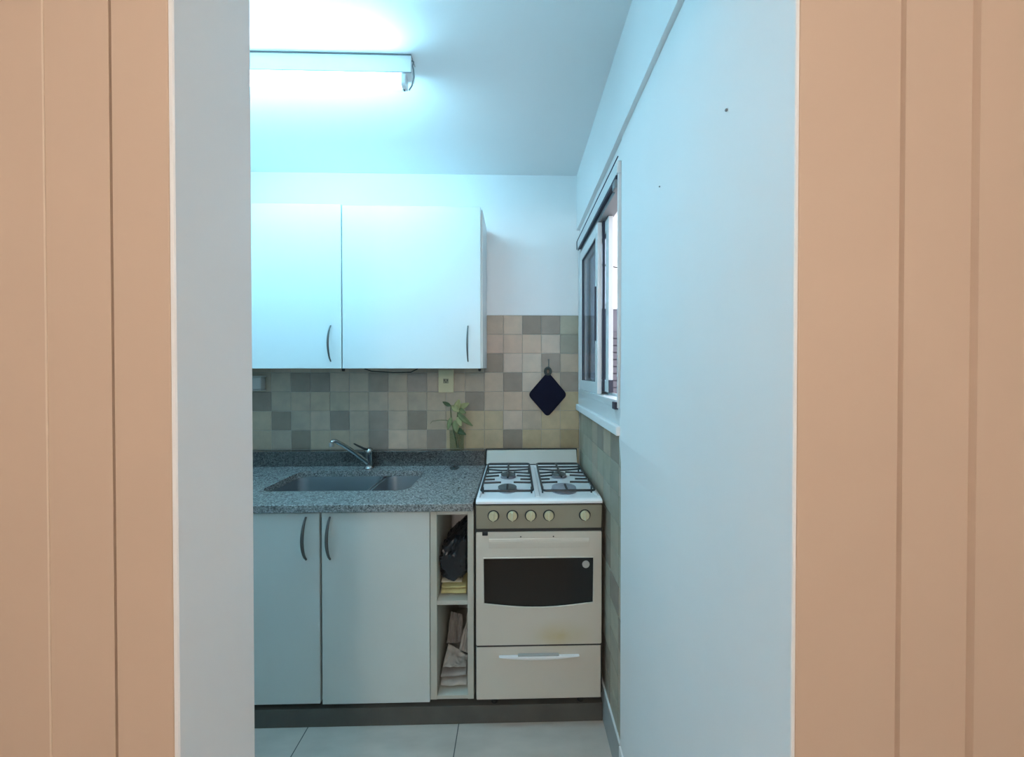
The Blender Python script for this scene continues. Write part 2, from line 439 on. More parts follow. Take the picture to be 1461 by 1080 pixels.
# beige boarding on the hallway side
def boarding(name, prof, label, back=.003):
    # prof: (x, y) along the face, closed behind
    pts = prof + [(prof[-1][0], YF0+back), (prof[0][0], YF0+back)]
    o = MB().prism(pts, 'z', ZF, 2.60).build(name, M['beige'])
    return struct(o, label, 'trim')
y = YF0
tb = boarding('trim_1', [(-1.28, y-.0105), (-.6165, y-.0105), (-.6155, y-.010), (-.5325, y-.010), (-.5318, y-.001), (-.5298, y-.001), (-.5290, y-.010), (-.4580, y-.010), (-.4568, y-.0092), (-.4566, y-.006)],
         'beige painted boards left of the doorway')
MB().box(-.6165, -.6142, y-.0112, y-.0095, ZF, 2.6, .0004).build('joint_bead', M['beige_pale'], tb)
boarding('trim_2', [(.3978, y+.001), (.3985, y-.0002), (.400, y-.0006), (.5422, y-.0006), (.5440, y+.0050), (.5475, y+.0050), (.550, y-.0006), (.6450, y-.0006), (.6480, y+.0060), (.6550, y+.0060), (.6585, y-.0006), (1.279, y-.0006)],
         'beige painted boards right of the doorway', .012)
wf2 = MB().box(.42, 1.4, YF0+.0125, YF1-.03, ZF, ZC).build('wall_front_right', M['wall'])
struct(wf2, 'wall behind the beige boards right of the doorway', 'wall')

# hallway shell behind the camera
h = MB().box(-1.38, -1.28, -1.4, YF0, ZF, 2.7).build('wall_hall_left', M['hall']); struct(h, 'hallway wall on the left', 'wall')
h = MB().box(1.28, 1.38, -1.4, YF0, ZF, 2.7).build('wall_hall_right', M['hall']); struct(h, 'hallway wall on the right', 'wall')
h = MB().box(-1.38, 1.38, -1.5, -1.4, ZF, 2.7).build('wall_hall_rear', M['hall']); struct(h, 'hallway wall behind the viewer', 'wall')
h = MB().box(-1.38, 1.38, -1.5, YF0+.003, 2.60, 2.7).build('ceiling_hall', M['ceiling']); struct(h, 'white hallway ceiling', 'ceiling')
gl = thing('fill_globe', 'added unseen warm white fill globe on the hallway wall behind the viewer', 'lamp', (0, -1.4, 1.95))  # unseen lamp added to light the beige boards and lower kitchen
MB().lathe([(0, -1.3995), (.06, -1.3995), (.06, -1.375), (.045, -1.365), (0, -1.365)], (0, 0, 1.95), 'y').build('base', M['enamel'], gl, True)
MB().lathe([(.042, -1.3645)] + [(.11*math.sin(a), -1.262-.11*math.cos(a)) for a in [math.radians(25+k*15.5) for k in range(11)]], (0, 0, 1.95), 'y').build('globe', M['globe'], gl, True)

# ================================================================== window
win = bpy.data.objects.new('window_1', None); COL.objects.link(win); win.location = (.42, 1.72, WZ0)
struct(win, 'white aluminium sliding window in the right wall, partly open', 'window')
fx0, fx1 = .384, .468
f = MB()
f.box(fx0, fx1, WY1-.028, WY1-.001, WZ0+.001, 2.215, .002)      # far jamb
f.box(fx0, fx1, WY0+.001, WY0+.012, WZ0+.001, 2.215, .002)      # near jamb
f.box(fx0, fx1, WY0+.016, WY1-.028, WZ0+.001, WZ0+.03, .002)    # bottom track
f.box(.440, .444, WY0+.016, WY1-.028, WZ0+.03, WZ0+.042)
f.box(.452, .468, WY0+.016, WY1-.028, 2.19, 2.215)
f.build('frame', M['alufr'], win)
MB().box(.379, fx1, WY0+.001, WY1+.006, 2.216, WZ1-.001, .002).build('header', M['alufr'], win)
MB().tube([(.377, WY0-.018, WZ1+.002), (.377, WY1+.012, WZ1+.002), (.377, WY1+.014, WZ1-.004), (.377, WY1+.014, 2.219), (.377, WY1+.012, 2.215)], .0024, 8).build('gasket', M['gasket'], win)
MB().box(.380, .45, WY0+.017, WY1-.004, 2.203, 2.2155).build('top_track', M['gasket'], win)
MB().box(.395, .45, WY0+.017, WY1-.03, 2.180, 2.2025).build('rail', M['greyalu'], win)
MB().box(.374, .396, WY0+.012, WY0+.05, 2.165, 2.20, .006).build('roller_bracket', M['greyalu'], win)
MB().box(.374, .39, WY0+.008, WY0+.042, WZ0-.004, WZ0+.024, .002).build('corner_block', M['gasket'], win)
# fixed far sash (inner track)
def sash(x0, x1, y0, y1, z0, z1, st, rail):
    s = MB()
    s.box(x0, x1, y0, y0+st, z0, z1, .003).box(x0, x1, y1-st, y1, z0, z1, .003)
    s.box(x0, x1, y0+st-.001, y1-st+.001, z0, z0+rail, .003).box(x0, x1, y0+st-.001, y1-st+.001, z1-rail, z1, .003)
    so = s.build('sash', M['alufr'], win)
    xm = (x0+x1)/2
    MB().box(xm-.003, xm+.003, y0+st-.004, y1-st+.004, z0+rail-.004, z1-rail+.004).build('pane', M['pane'], so)
    g = MB()
    g.box(x0+.004, x1-.004, y1-st-.006, y1-st, z0+rail, z1-rail)
    g.box(x0+.004, x1-.004, y0+st, y1-st, z1-rail-.005, z1-rail)
    g.build('gasket', M['gasket'], so)
    return so
sa = sash(.388, .410, 1.650, WY1-.029, WZ0+.031, 2.178, .045, .055)
MB().box(.380, .3875, 1.668, 1.678, 1.62, 1.88, .002).build('handle', M['gasket'], sa)
sb = sash(.422, .444, 1.580, WY1-.05, WZ0+.043, 2.178, .045, .055)
MB().box(.4115, .4212, 1.640, 1.650, WZ0+.045, 2.178).build('brush_strip', M['gasket'], win)
MB().box(.423, .443, 1.572, 1.5795, WZ0+.043, WZ0+.10, .001).build('corner_block', M['gasket'], win)
si = MB().box(.372, XT+.004, WY0-.02, YB-.004, 1.236, 1.272, .005, 3).build('sill', M['wall'], win)
MB().box(.388, XT+.004, WY0-.02, YB-.004, 1.273, WZ0+.0005, .001).build('sill_panel', M['alufr'], win)

# what stands outside the window
nb = thing('neighbouring_building', 'dark lilac grey neighbouring wall with shutter seen through open window', 'building', (2.4, 7.0, -1))
MB().box(1.0, 5.5, 7.0, 8.2, -1, 2.70, .02).build('wall', M['bldg'], nb)
MB().box(.9, 5.6, 6.92, 8.3, 2.70, 2.81, .01).build('roof_edge', M['alufr'], nb)
s = MB()
for k in range(14): s.box(1.75, 2.6, 6.955, 6.985, .3+k*.14, .42+k*.14, .01)
s.build('shutter', M['shutter'], nb)
MB().tube([(1.0, 6.2, 3.45), (1.8, 6.25, 3.32), (2.8, 6.3, 3.3), (3.6, 6.4, 3.38)], .012, 6).build('overhead_cable', M['black'], nb)

# ================================================================== fluorescent lamp
la = thing('fluorescent_lamp', 'white fluorescent batten lamp with glowing tube on kitchen ceiling', 'lamp', (-.98, 1.38, ZC))
MB().box(-1.60, -.393, 1.343, 1.393, 2.602, ZC-.0005, .002).build('housing', M['enamel'], la)
MB().box(-1.601, -.392, 1.3405, 1.3945, 2.6675, ZC-.0002, .0005).build('base_plate', M['greyalu'], la)  # dark strip stands in for the thin shadow line at the ceiling
MB().box(-1.601, -.392, 1.3418, 1.3428, 2.6022, 2.6052).build('edge_trim', M['greyalu'], la)
MB().lathe([(.0155, -1.565), (.0155, -.432)], (0, 1.358, 2.572), 'x', 24).build('tube', M['tube'], la, True)
for sx, x0, x1 in ((-1, -1.583, -1.566), (1, -.431, -.414)):
    b = MB().prism([(1.345, 2.6015), (1.340, 2.592), (1.340, 2.568)] + [(1.358-.018*math.cos(a), 2.567-.018*math.sin(a)) for a in [math.radians(k*20) for k in range(10)]] + [(1.376, 2.568), (1.384, 2.6015)], 'x', x0, x1, .002)
    bo = b.build('lamp_holder', M['enamel'], la)
    MB().tube([(x0+.006, 1.358, 2.5485), (x1-.006, 1.358, 2.5485)], .004, 8).build('contact', M['greyalu'], bo)
MB().tube([(-.3915, 1.352, 2.655), (-.385, 1.348, 2.648), (-.388, 1.346, 2.63), (-.384, 1.344, 2.615), (-.383, 1.346, 2.59), (-.392, 1.350, 2.560), (-.405, 1.358, 2.549)], .0028, 8).build('wire', M['greyalu'], la, True)

# ================================================================== wall cabinets
def bow(x, y0, z0, z1, out, r, bulge=0):
    n = 12; pts = []
    for k in range(n+1):
        t = k/n; pts.append((x, y0 - out*math.sin(PI*t)**.7, z0+(z1-z0)*t))
    return MB().tube(pts, [r*(.75+.5*math.sin(PI*k/n)) for k in range(n+1)], 10)
def wall_cabinet(x0, x1, label, hx, zt, body_right=0):
    c = thing('wall_cabinet', label, 'cabinet', ((x0+x1)/2, 2.0, 1.49), 'white wall cabinets above the counter')
    zb = 1.49; y0, y1 = 1.871, 2.1435; t = .018; xr = x1 + body_right
    b = MB().box(x0, x0+t, y0, y1, zb, zt-.006, .001).box(xr-t, xr, y0, y1, zb, zt-.006, .001)
    b.box(x0+t, xr-t, y0, y1, zb, zb+t).box(x0+t, xr-t, y0, y1, zt-.006-t, zt-.006).box(x0+t, xr-t, y1-.006, y1, zb+t, zt-.006-t)
    b.box(x0+t, xr-t, y0+.03, y1-.01, 1.90, 1.918)
    b.build('body', M['laminate'], c)
    d = MB().box(x0+.002, x1-.001, 1.85, 1.8695, zb-.002, zt, .002).build('door', M['laminate'], c)
    bow(hx, 1.8495, 1.525, 1.712, .030, .0042).build('handle', M['handle'], d, True)
    MB().lathe([(.008, 1.4895), (.008, 1.480), (.006, 1.474), (0, 1.473)], (xr-.02, 1.91, 0), 'z', 12).build('hanging_bolt', M['dark'], c, True)
    return c
wall_cabinet(XL+.004, -.9055, 'white wall cabinet beside the doorway jamb, left of the pair', -.961, 2.343)
wc = wall_cabinet(-.9025, -.1805, 'white wall cabinet nearest the window, with exposed right side panel', -.248, 2.337, .008)
cb = MB().tube([(-.86, 2.02, 1.4875), (-.82, 2.02, 1.474), (-.70, 2.03, 1.466), (-.60, 2.03, 1.468), (-.56, 2.03, 1.4875)], .003, 8).build('lighting_cable', M['dark'], wc, True)

# ================================================================== base cabinet under the sink
bc = thing('base_cabinet', 'off white sink base cabinet with two facing curved handles', 'cabinet', (-1.0, 1.8, 0))
y0, y1 = 1.549, 2.14; t = .018
b = MB()
for x in (XL+.004, -1.311, -.390): b.box(x, x+t, y0, y1, .032, .872)
b.box(XL+.004+t, -.390, y0, y1, .032, .05).box(XL+.004+t, -.390, y1-.008, y1, .05, .66)
b.box(XL+.004+t, -.390, y0, y0+.018, .835, .872)
b.build('body', M['base_laminate'], bc)
for x0, x1, zb, hx in ((XL+.006, -1.312, .033, None), (-1.308, -.8475, .030, -.904), (-.838, -.3735, .026, -.8015)):
    d = MB().box(x0, x1, 1.53, 1.548, zb, .862, .002).build('door', M['base_laminate'], bc)
    if hx: bow(hx, 1.5295, .66, .845, .030, .0055).build('handle', M['handle'], d, True)
for x in (-1.6, -1.3, -.418):
    MB().lathe([(0, .001), (.020, .001), (.020, .018), (.013, .0315), (0, .0315)], (x, 1.60, 0), 'z', 20).build('foot', M['foot'], bc, True)
    MB().lathe([(0, .001), (.020, .001), (.020, .018), (.013, .0315), (0, .0315)], (x, 2.06, 0), 'z', 20).build('foot', M['foot'], bc, True)

# ================================================================== open shelf unit
su = thing('open_shelf_unit', 'narrow cream open shelf unit between base cabinet and stove', 'shelf', (-.276, 1.8, 0))
SX0, SX1, SY0, SY1 = -.3705, -.1815, 1.531, 2.10
MB().box(SX0, -.342, SY0, SY1, .036, .874, .0015).build('side_panel', M['edge'], su)
MB().box(-.2085, SX1, SY0, SY1, .036, .874, .0015).build('side_panel', M['edge'], su)
MB().box(-.3418, -.2087, SY0+.001, SY1, .848, .873, .001).build('top_panel', M['edge'], su)
MB().box(-.3418, -.2087, SY0+.001, SY1, .452, .471, .001).build('shelf', M['edge'], su)
MB().box(-.3418, -.2087, SY0+.001, SY1, .037, .053, .001).build('bottom_panel', M['edge'], su)
MB().box(-.3418, -.2087, SY1-.006, SY1-.001, .0535, .8475).build('back_panel', M['inside'], su)
for x, yy in ((-.345, 1.60), (-.205, 1.60), (-.345, 2.05), (-.205, 2.05)):
    MB().lathe([(0, .001), (.014, .001), (.014, .0355), (0, .0355)], (x, yy, 0), 'z', 14).build('foot', M['dark'], su, True)

def lump(name, m, x0, x1, y0, y1, z0, z1, seed, amp=.25, freq=7, pw=3.0, sub=5, top=None, grow=1.0):
    """crumpled soft mass filling a box; the lowest part rests flat on z0"""
    bm = bmesh.new(); bmesh.ops.create_icosphere(bm, subdivisions=sub, radius=1)
    c = Vector(((x0+x1)/2, (y0+y1)/2, (z0+z1)/2)); h = Vector(((x1-x0)/2, (y1-y0)/2, (z1-z0)/2))
    off = Vector((seed*3.1, seed*1.7, seed*.9))
    h = h*grow
    for v in bm.verts:
        d = v.co.normalized()
        k = (abs(d.x)**pw + abs(d.y)**pw + abs(d.z)**pw)**(-1/pw)
        p = d*k
        q = Vector((p.x*h.x, p.y*h.y, p.z*h.z))
        n1 = noise.noise(q*freq*3 + off); n2 = 1-2*abs(noise.noise(q*freq*7 + off*2)); n3 = noise.noise(q*freq*22+off)
        s_ = 1 + amp*(n1*.8 + n2*.35 + n3*.15 - .25)
        w = c + q*s_
        if top: w.z = z0 + (w.z-z0)*(top((w.x-x0)/(x1-x0)) if w.z > z0 else 1)
        w.x = min(max(w.x, x0), x1); w.y = min(max(w.y, y0), y1); w.z = min(max(w.z, z0), z1)
        v.co = w
    o = MB(); o._join(bm)
    return o.build(name, m, None, True, (c.x, c.y, z0))
def folded(name, m, x0, x1, y0, y1, z0, layers, th, seed, tilt=0.0):
    """a cloth folded in a zig-zag, its rounded folds facing the front"""
    rnd = random.Random(seed); o = MB(); z = z0
    n = 10
    path = []
    for k in range(layers):
        ya, yb = (y1, y0+rnd.uniform(0, .012)) if k % 2 == 0 else (y0+rnd.uniform(0, .012), y1)
        zc = z0 + th*(k+.5)
        path += [(ya + (yb-ya)*i/6, zc) for i in range(7)]
    bm = bmesh.new(); grid = []
    for j in range(n+1):
        u = j/n; x = x0 + (x1-x0)*u; row = []
        for i, (yy, zz) in enumerate(path):
            w = noise.noise(Vector((u*4+seed, yy*9, zz*30)))*th*.30
            row.append(bm.verts.new((x, yy + noise.noise(Vector((u*3, zz*80, seed)))*.006, zz + w + tilt*(u-.5)*(zz-z0))))
        grid.append(row)
    for j in range(n):
        for i in range(len(path)-1):
            bm.faces.new((grid[j][i], grid[j+1][i], grid[j+1][i+1], grid[j][i+1]))
    me = bpy.data.meshes.new(name)
    off = Vector(((x0+x1)/2, (y0+y1)/2, z0))
    for v in bm.verts: v.co -= off
    bm.to_mesh(me); bm.free(); me.materials.append(m)
    for p in me.polygons: p.use_smooth = True
    ob = bpy.data.objects.new(name, me); COL.objects.link(ob); ob.location = off
    md = ob.modifiers.new('thick', 'SOLIDIFY'); md.thickness = th*.62; md.offset = 0
    md = ob.modifiers.new('soft', 'SUBSURF'); md.levels = 1; md.render_levels = 2
    return ob
q = folded('folded_cloth', M['yellow'], -.332, -.218, 1.560, 1.75, .4745, 3, .0135, 3)
tag(q, 'folded yellow cloth lying on the middle shelf of the open unit', 'cloth')
q = folded('folded_cloth', M['cream'], -.334, -.240, 1.575, 1.74, .5165, 2, .008, 8)
tag(q, 'folded cream cloth on top of the yellow cloth', 'cloth')
q = lump('black_bag', M['blackbag'], -.339, -.2105, 1.560, 1.78, .5345, .765, 4, .33, 5, 3.4, 5, lambda u: .66 + .45*max(0, u-.2), 1.10)
tag(q, 'crumpled black plastic bag above the cloths in the shelf unit', 'bag')
q = lump('white_bag', M['whitebag'], -.335, -.2105, 1.80, 1.98, .4715, .842, 9, .16, 5, 4)
tag(q, 'pale plastic bag standing behind the black bag', 'bag')
# lower compartment
q = folded('folded_bag', M['paper'], -.334, -.216, 1.556, 1.78, .057, 2, .016, 5)
tag(q, 'folded pale plastic bag lowest in the open shelf unit', 'bag')
q = folded('folded_bag', M['greypaper'], -.336, -.220, 1.565, 1.78, .092, 2, .016, 12, .6)
tag(q, 'folded greyish plastic bag resting on the lowest bag', 'bag')
def sheet(name, m, p00, p10, p01, p11, seed, amp, label):
    n = 16; bm = bmesh.new(); g = []
    A, B, C_, D = map(Vector, (p00, p10, p01, p11)); nrm = (B-A).cross(C_-A).normalized()
    for j in range(n+1):
        r = []
        for i in range(n+1):
            u, v = i/n, j/n
            p = (A*(1-u)+B*u)*(1-v) + (C_*(1-u)+D*u)*v
            p += nrm*amp*(noise.noise(Vector((u*5+seed, v*2.2, seed))) + .6*(1-2*abs(noise.noise(Vector((u*4.5, v*3.5+seed, 1)))))-.3)
            p.x = min(max(p.x, -.338), -.212); r.append(bm.verts.new(p))
        g.append(r)
    for j in range(n):
        for i in range(n): bm.faces.new((g[j][i], g[j][i+1], g[j+1][i+1], g[j+1][i]))
    me = bpy.data.meshes.new(name)
    off = (A+B)/2
    for v in bm.verts: v.co -= off
    bm.to_mesh(me); bm.free(); me.materials.append(m)
    ob = bpy.data.objects.new(name, me); COL.objects.link(ob); ob.location = off
    md = ob.modifiers.new('thick', 'SOLIDIFY'); md.thickness = .003
    md = ob.modifiers.new('soft', 'SUBSURF'); md.levels = 1; md.render_levels = 1
    tag(ob, label, 'bag'); return ob
sheet('crumpled_bag', M['paper'], (-.325, 1.565, .150), (-.220, 1.572, .146), (-.315, 1.66, .185), (-.222, 1.63, .150), 3, .010, 'crumpled pale bag lying aslant on the greyish folded bag')
sheet('crumpled_bag', M['greypaper'], (-.334, 1.70, .150), (-.255, 1.71, .150), (-.325, 1.77, .26), (-.268, 1.77, .245), 7, .016, 'creased grey bag leaning upright at left in the lower shelf compartment')
sheet('crumpled_bag', M['paper'], (-.268, 1.66, .150), (-.214, 1.64, .150), (-.235, 1.745, .275), (-.214, 1.73, .215), 15, .014, 'creased pale bag leaning upright at right in the lower shelf compartment')

# ================================================================== countertop, sink, tap
ct = thing('countertop', 'speckled grey granite countertop with cut-out for the sink', 'countertop', (-.95, 1.8, .877))
KX0, KX1, KY0, KY1 = -1.208, -.507, 1.668, 2.0
m_ = MB(); holed_slab(m_, [(XL+.003, 1.512), (-.181, 1.512), (-.181, 2.094), (XL+.003, 2.094)], rrect(KX0, KX1, KY0, KY1, .055, 6), .878, .91)
m_.box(XL+.003, -.181, 1.4965, 1.514, .8755, .91, .003)
m_.build('slab', M['granite'], ct)
MB().box(XL+.003, -.181, 2.0945, 2.1435, .905, .998, .003).build('upstand', M['granite_shaded'], ct)
sk = thing('kitchen_sink', 'double bowl stainless steel sink set in the granite countertop', 'sink', (-.86, 1.83, .70))
def bowl(x0, x1, z0, r=.05):
    bm = bmesh.new()
    def ring(ins, z): return [bm.verts.new((a, b, z)) for a, b in rrect(x0+ins, x1-ins, KY0-.004+ins, KY1+.004-ins, max(.012, r-ins*.4), 6)]
    rs = [ring(-.010, .8765), ring(0, .8768), ring(.003, .868), ring(.010, z0+.03), ring(.018, z0+.008), ring(.035, z0), ring(.09, z0-.001)]
    for a, b in zip(rs, rs[1:]):
        for k in range(len(a)): bm.faces.new((a[k], a[(k+1) % len(a)], b[(k+1) % len(a)], b[k]))
    bm.faces.new(rs[-1])
    bmesh.ops.recalc_face_normals(bm, faces=bm.faces[:])
    for f in bm.faces: f.normal_flip()
    o = MB(); o._join(bm); ob = o.build('bowl', M['sink'], sk, True)
    md = ob.modifiers.new('thick', 'SOLIDIFY'); md.thickness = .0012
    MB().lathe([(0, z0+.0015), (.028, z0+.0015), (.038, z0+.004), (.041, z0+.0015), (.041, z0+.0003)], ((x0+x1)/2, 1.86, 0), 'z', 24).build('drain', M['steel'], ob, True)
bowl(KX0-.003, -.742, .71)
bowl(-.718, KX1+.003, .74)
MB().box(-.7315, -.7285, KY0+.01, KY1-.01, .845, .868, .001).build('divider', M['sink'], sk)

fa = thing('mixer_tap', 'chrome single lever mixer tap standing behind the sink', 'tap', (-.846, 2.046, .91))
MB().lathe([(0, .9105), (.027, .9105), (.027, .916), (.023, .920), (.021, .93), (.0205, .985), (.0225, .99), (.0225, 1.0), (.0, 1.0)], (-.846, 2.046, 0), 'z', 28).build('body', M['chrome'], fa, True)
pts = [(-.850, 2.036, .945)]
for k in range(1, 11):
    t = k/10
    pts.append((-.850-.112*t, 2.036-.140*t, .945+.155*(t*.75+.25*math.sin(t*PI*.5))))
pts += [(-.970, 1.886, 1.102), (-.974, 1.880, 1.095)]
MB().tube(pts, [.013]+[.0125-.002*k/10 for k in range(1, 11)]+[.0105, .0105], 16).build('spout', M['chrome'], fa, True)
MB().lathe([(0, 1.074), (.0115, 1.074), (.0125, 1.077), (.0125, 1.094), (0, 1.094)], (-.9745, 1.879, 0), 'z', 16).build('aerator', M['steel'], fa, True)
MB().lathe([(.0215, 1.001), (.0225, 1.012), (.019, 1.024), (.010, 1.031), (0, 1.033)], (-.846, 2.046, 0), 'z', 24).build('cartridge_cap', M['chrome'], fa, True)
MB().tube([(-.848, 2.040, 1.020), (-.865, 2.015, 1.034), (-.885, 1.985, 1.056), (-.896, 1.968, 1.070)], [.011, .010, .0085, .0065], 12, flat=.6).build('lever', M['dark'], fa, True)
pg = MB().lathe([(0, .9105), (.026, .9105), (.028, .915), (.024, .919), (.008, .920), (.007, .929), (0, .930)], (-.352, 2.035, 0), 'z', 28).build('sink_plug', M['rubber'], None, True, (-.352, 2.035, .91))
tag(pg, 'small dark round sink plug lying on the countertop near the stove', 'plug')

# ================================================================== things on the back wall
ou = thing('wall_outlet', 'yellowed electrical outlet plate on tiles under the wall cabinet', 'outlet', (-.42, 2.148, 1.41))
MB().box(-.466, -.374, 2.136, 2.1485, 1.343, 1.482, .003).build('plate', M['outlet'], ou)
o_ = MB().box(-.436, -.404, 2.1335, 2.1358, 1.400, 1.428, .001).build('socket', M['outlet_face'], ou)
MB().box(-.431, -.427, 2.1328, 2.1334, 1.412, 1.424).box(-.413, -.409, 2.1328, 2.1334, 1.412, 1.424).box(-.422, -.418, 2.1328, 2.1334, 1.403, 1.411).build('slot', M['dark'], o_)
bx = thing('socket_box', 'small pale grey socket box on tiles beside the doorway jamb', 'outlet', (-1.545, 2.148, 1.40))
MB().box(-1.588, -1.503, 2.105, 2.1475, 1.366, 1.438, .006, 3).build('box', M['greybox'], bx)
MB().box(-1.592, -1.499, 2.102, 2.1475, 1.4385, 1.446, .002).build('lid', M['greybox'], bx)
MB().box(-1.594, -1.500, 2.102, 2.1475, 1.358, 1.3655, .002).build('base_plate', M['greybox'], bx)

hk = thing('wall_hook', 'thin dark metal hook above the navy potholder', 'hook', (.206, 2.148, 1.53))
MB().tube([(.206, 2.1465, 1.543), (.206, 2.143, 1.543), (.206, 2.1415, 1.535), (.206, 2.1415, 1.495), (.206, 2.1395, 1.487), (.206, 2.134, 1.484), (.206, 2.130, 1.489)], .0028, 8).build('hook_wire', M['handle'], hk, True)
MB().lathe([(0, 2.1485), (.006, 2.1485), (.005, 2.1455), (0, 2.145)], (.206, 0, 1.543), 'y', 12).build('plate', M['handle'], hk, True)
ph = thing('potholder', 'navy quilted square potholder hanging corner up on tiled wall', 'potholder', (.200, 2.138, 1.33))
cs = [(.200, 1.462), (.0855, 1.330), (.198, 1.200), (.3115, 1.330)]
out = []
for i in range(4):
    a, b, c = Vector(cs[i-1]), Vector(cs[i]), Vector(cs[(i+1) % 4])
    p = b + (a-b).normalized()*.022; q = b + (c-b).normalized()*.022
    for k in range(6):
        t = k/5; r = p*(1-t)**2 + b*2*t*(1-t) + q*t*t; out.append((r.x, r.y))
MB().prism(out, 'y', 2.130, 2.1435, .004, 3).build('pad', M['navy'], ph, True)
MB().tube([(p[0], 2.1368, p[1]) for p in out] + [(out[0][0], 2.1368, out[0][1])], .0062, 8, False).build('bound_edge', M['navy'], ph, True)
MB().tube([(.200+.016*math.sin(a), 2.1345, 1.472+.020*-math.cos(a)) for a in [2*PI*k/20 for k in range(21)]], .0085, 8, False).build('hanging_loop', M['loop'], ph, True)

# glass with plant cutting on the upstand
JX, JY = -.352, 2.1185
jr = thing('glass_jar', 'greenish glass jar of water on the granite upstand', 'jar', (JX, JY, .998))
def oval(z, rx, ry, n=28): return [(JX+rx*math.cos(2*PI*k/n), JY+ry*math.sin(2*PI*k/n), z) for k in range(n)]
bm = bmesh.new(); rs = [[bm.verts.new(p) for p in oval(z, rx, ry)] for z, rx, ry in ((.9988, .038, .0195), (1.004, .042, .021), (1.10, .044, .0215), (1.118, .045, .022), (1.118, .043, .020), (1.01, .040, .019))]
for a, b in zip(rs, rs[1:]):
    for k in range(28): bm.faces.new((a[k], a[(k+1) % 28], b[(k+1) % 28], b[k]))
bm.faces.new(rs[0]); bm.faces.new(rs[-1]); bmesh.ops.recalc_face_normals(bm, faces=bm.faces[:])
o_ = MB(); o_._join(bm); o_.build('glass', M['jar'], jr, True)
pl = thing('plant_cutting', 'leafy green plant cutting standing in the glass jar', 'plant', (JX, JY, 1.012))
def stemtube(pts, r): return MB().tube(pts, r, 8)
stemtube([(-.350, 2.118, 1.013), (-.362, 2.112, 1.08), (-.378, 2.10, 1.16), (-.384, 2.09, 1.24), (-.380, 2.085, 1.272)], [.004, .004, .0035, .003, .002]).build('stem', M['stem'], pl, True)
stemtube([(-.345, 2.118, 1.013), (-.348, 2.112, 1.10), (-.345, 2.10, 1.19), (-.340, 2.09, 1.25)], [.005, .005, .004, .002]).build('stem', M['stem'], pl, True)
stemtube([(-.378, 2.10, 1.165), (-.41, 2.09, 1.183), (-.45, 2.085, 1.184), (-.49, 2.08, 1.178), (-.502, 2.08, 1.163)], [.002, .002, .0018, .0015, .001]).build('twig', M['stem'], pl, True)
def leaf(base, tip, w, m, cup=.2, side=(0, -1, 0)):
    A, B = Vector(base), Vector(tip); d = (B-A); L = d.length; d.normalize()
    n0 = Vector(side); u = d.cross(n0).normalized(); n_ = u.cross(d).normalized()
    bm = bmesh.new(); rows = []
    N = 10
    for i in range(N+1):
        t = i/N; ww = w*math.sin(PI*min(1, t*.94+.03))**.8*(1-.35*t)
        c = A + d*L*t + n_*(-cup*L*(t-.2)**2)
        rows.append([bm.verts.new(c + u*ww*s - n_*abs(s)*ww*.25*-1) for s in (-1, -.5, 0, .5, 1)])
    for a, b in zip(rows, rows[1:]):
        for k in range(4): bm.faces.new((a[k], a[k+1], b[k+1], b[k]))
    o = MB(); o._join(bm); ob = o.build('leaf', m, pl, True)
    md = ob.modifiers.new('thick', 'SOLIDIFY'); md.thickness = .0012
    return ob
leaf((-.383, 2.087, 1.268), (-.428, 2.075, 1.292), .014, M['leafdark'])
leaf((-.376, 2.086, 1.268), (-.330, 2.070, 1.235), .022, M['leafpale'])
leaf((-.350, 2.088, 1.245), (-.330, 2.065, 1.305), .024, M['leafpale'])
leaf((-.345, 2.088, 1.250), (-.272, 2.060, 1.285), .022, M['leafpale'], .1)
leaf((-.342, 2.088, 1.250), (-.292, 2.055, 1.230), .020, M['leaf'])
leaf((-.344, 2.092, 1.225), (-.262, 2.055, 1.155), .020, M['leaf'], .5)
leaf((-.380, 2.095, 1.200), (-.398, 2.07, 1.130), .016, M['leaf'])
leaf((-.360, 2.100, 1.180), (-.345, 2.07, 1.110), .024, M['leaf'])
leaf((-.358, 2.100, 1.135), (-.297, 2.062, 1.102), .022, M['leafdark'], .3)
leaf((-.345, 2.095, 1.20), (-.318, 2.065, 1.150), .020, M['leafpale'])

# small screws left in the plain right wall
for yy, zz, lab in ((.645, 1.962, 'small screw left in the right wall close to the doorway'), (.945, 1.977, 'tiny screw in the right wall, midway to the window')):
    r = .0026 if yy < .8 else .0019
    sc = MB().lathe([(0, XW-.0005), (r, XW-.0008), (r, XW-.003), (r*.5, XW-.004), (0, XW-.004)], (0, yy, zz), 'x', 10).build('wall_screw', M['greyalu'], None, True, (XW, yy, zz))
    tag(sc, lab, 'screw')

# ================================================================== stove
SXL, SXR = -.169, .377
st = thing('gas_stove', 'white four burner gas stove with oven between shelf unit and wall', 'stove', (.10, 1.8, 0))
b = MB().box(SXL+.004, SXR-.004, 1.548, 2.085, .045, .882, .003)
b.build('body', M['dark'], st)
MB().box(SXL-.0085, SXL-.0005, 1.535, 2.09, .05, .921, .001).build('side_panel', M['dark'], st)  # dark strip added for the shade in the gap beside the counter
MB().box(SXR+.0015, SXR+.008, 1.535, 2.09, .05, .905, .001).build('side_panel', M['dark'], st)  # dark strip added for the shade in the gap beside the wall
for z0_, z1_ in ((.780, .7912), (.2775, .2855)): MB().box(SXL+.002, SXR-.002, 1.5145, 1.5475, z0_, z1_).build('seam_shade', M['dark'], st)  # dark strips stand in for the shade inside the stove's gaps
MB().box(SXL+.001, SXR-.001, 1.5055, 1.53, .8985, .9045, .0005).build('seam_shade', M['dark'], st)
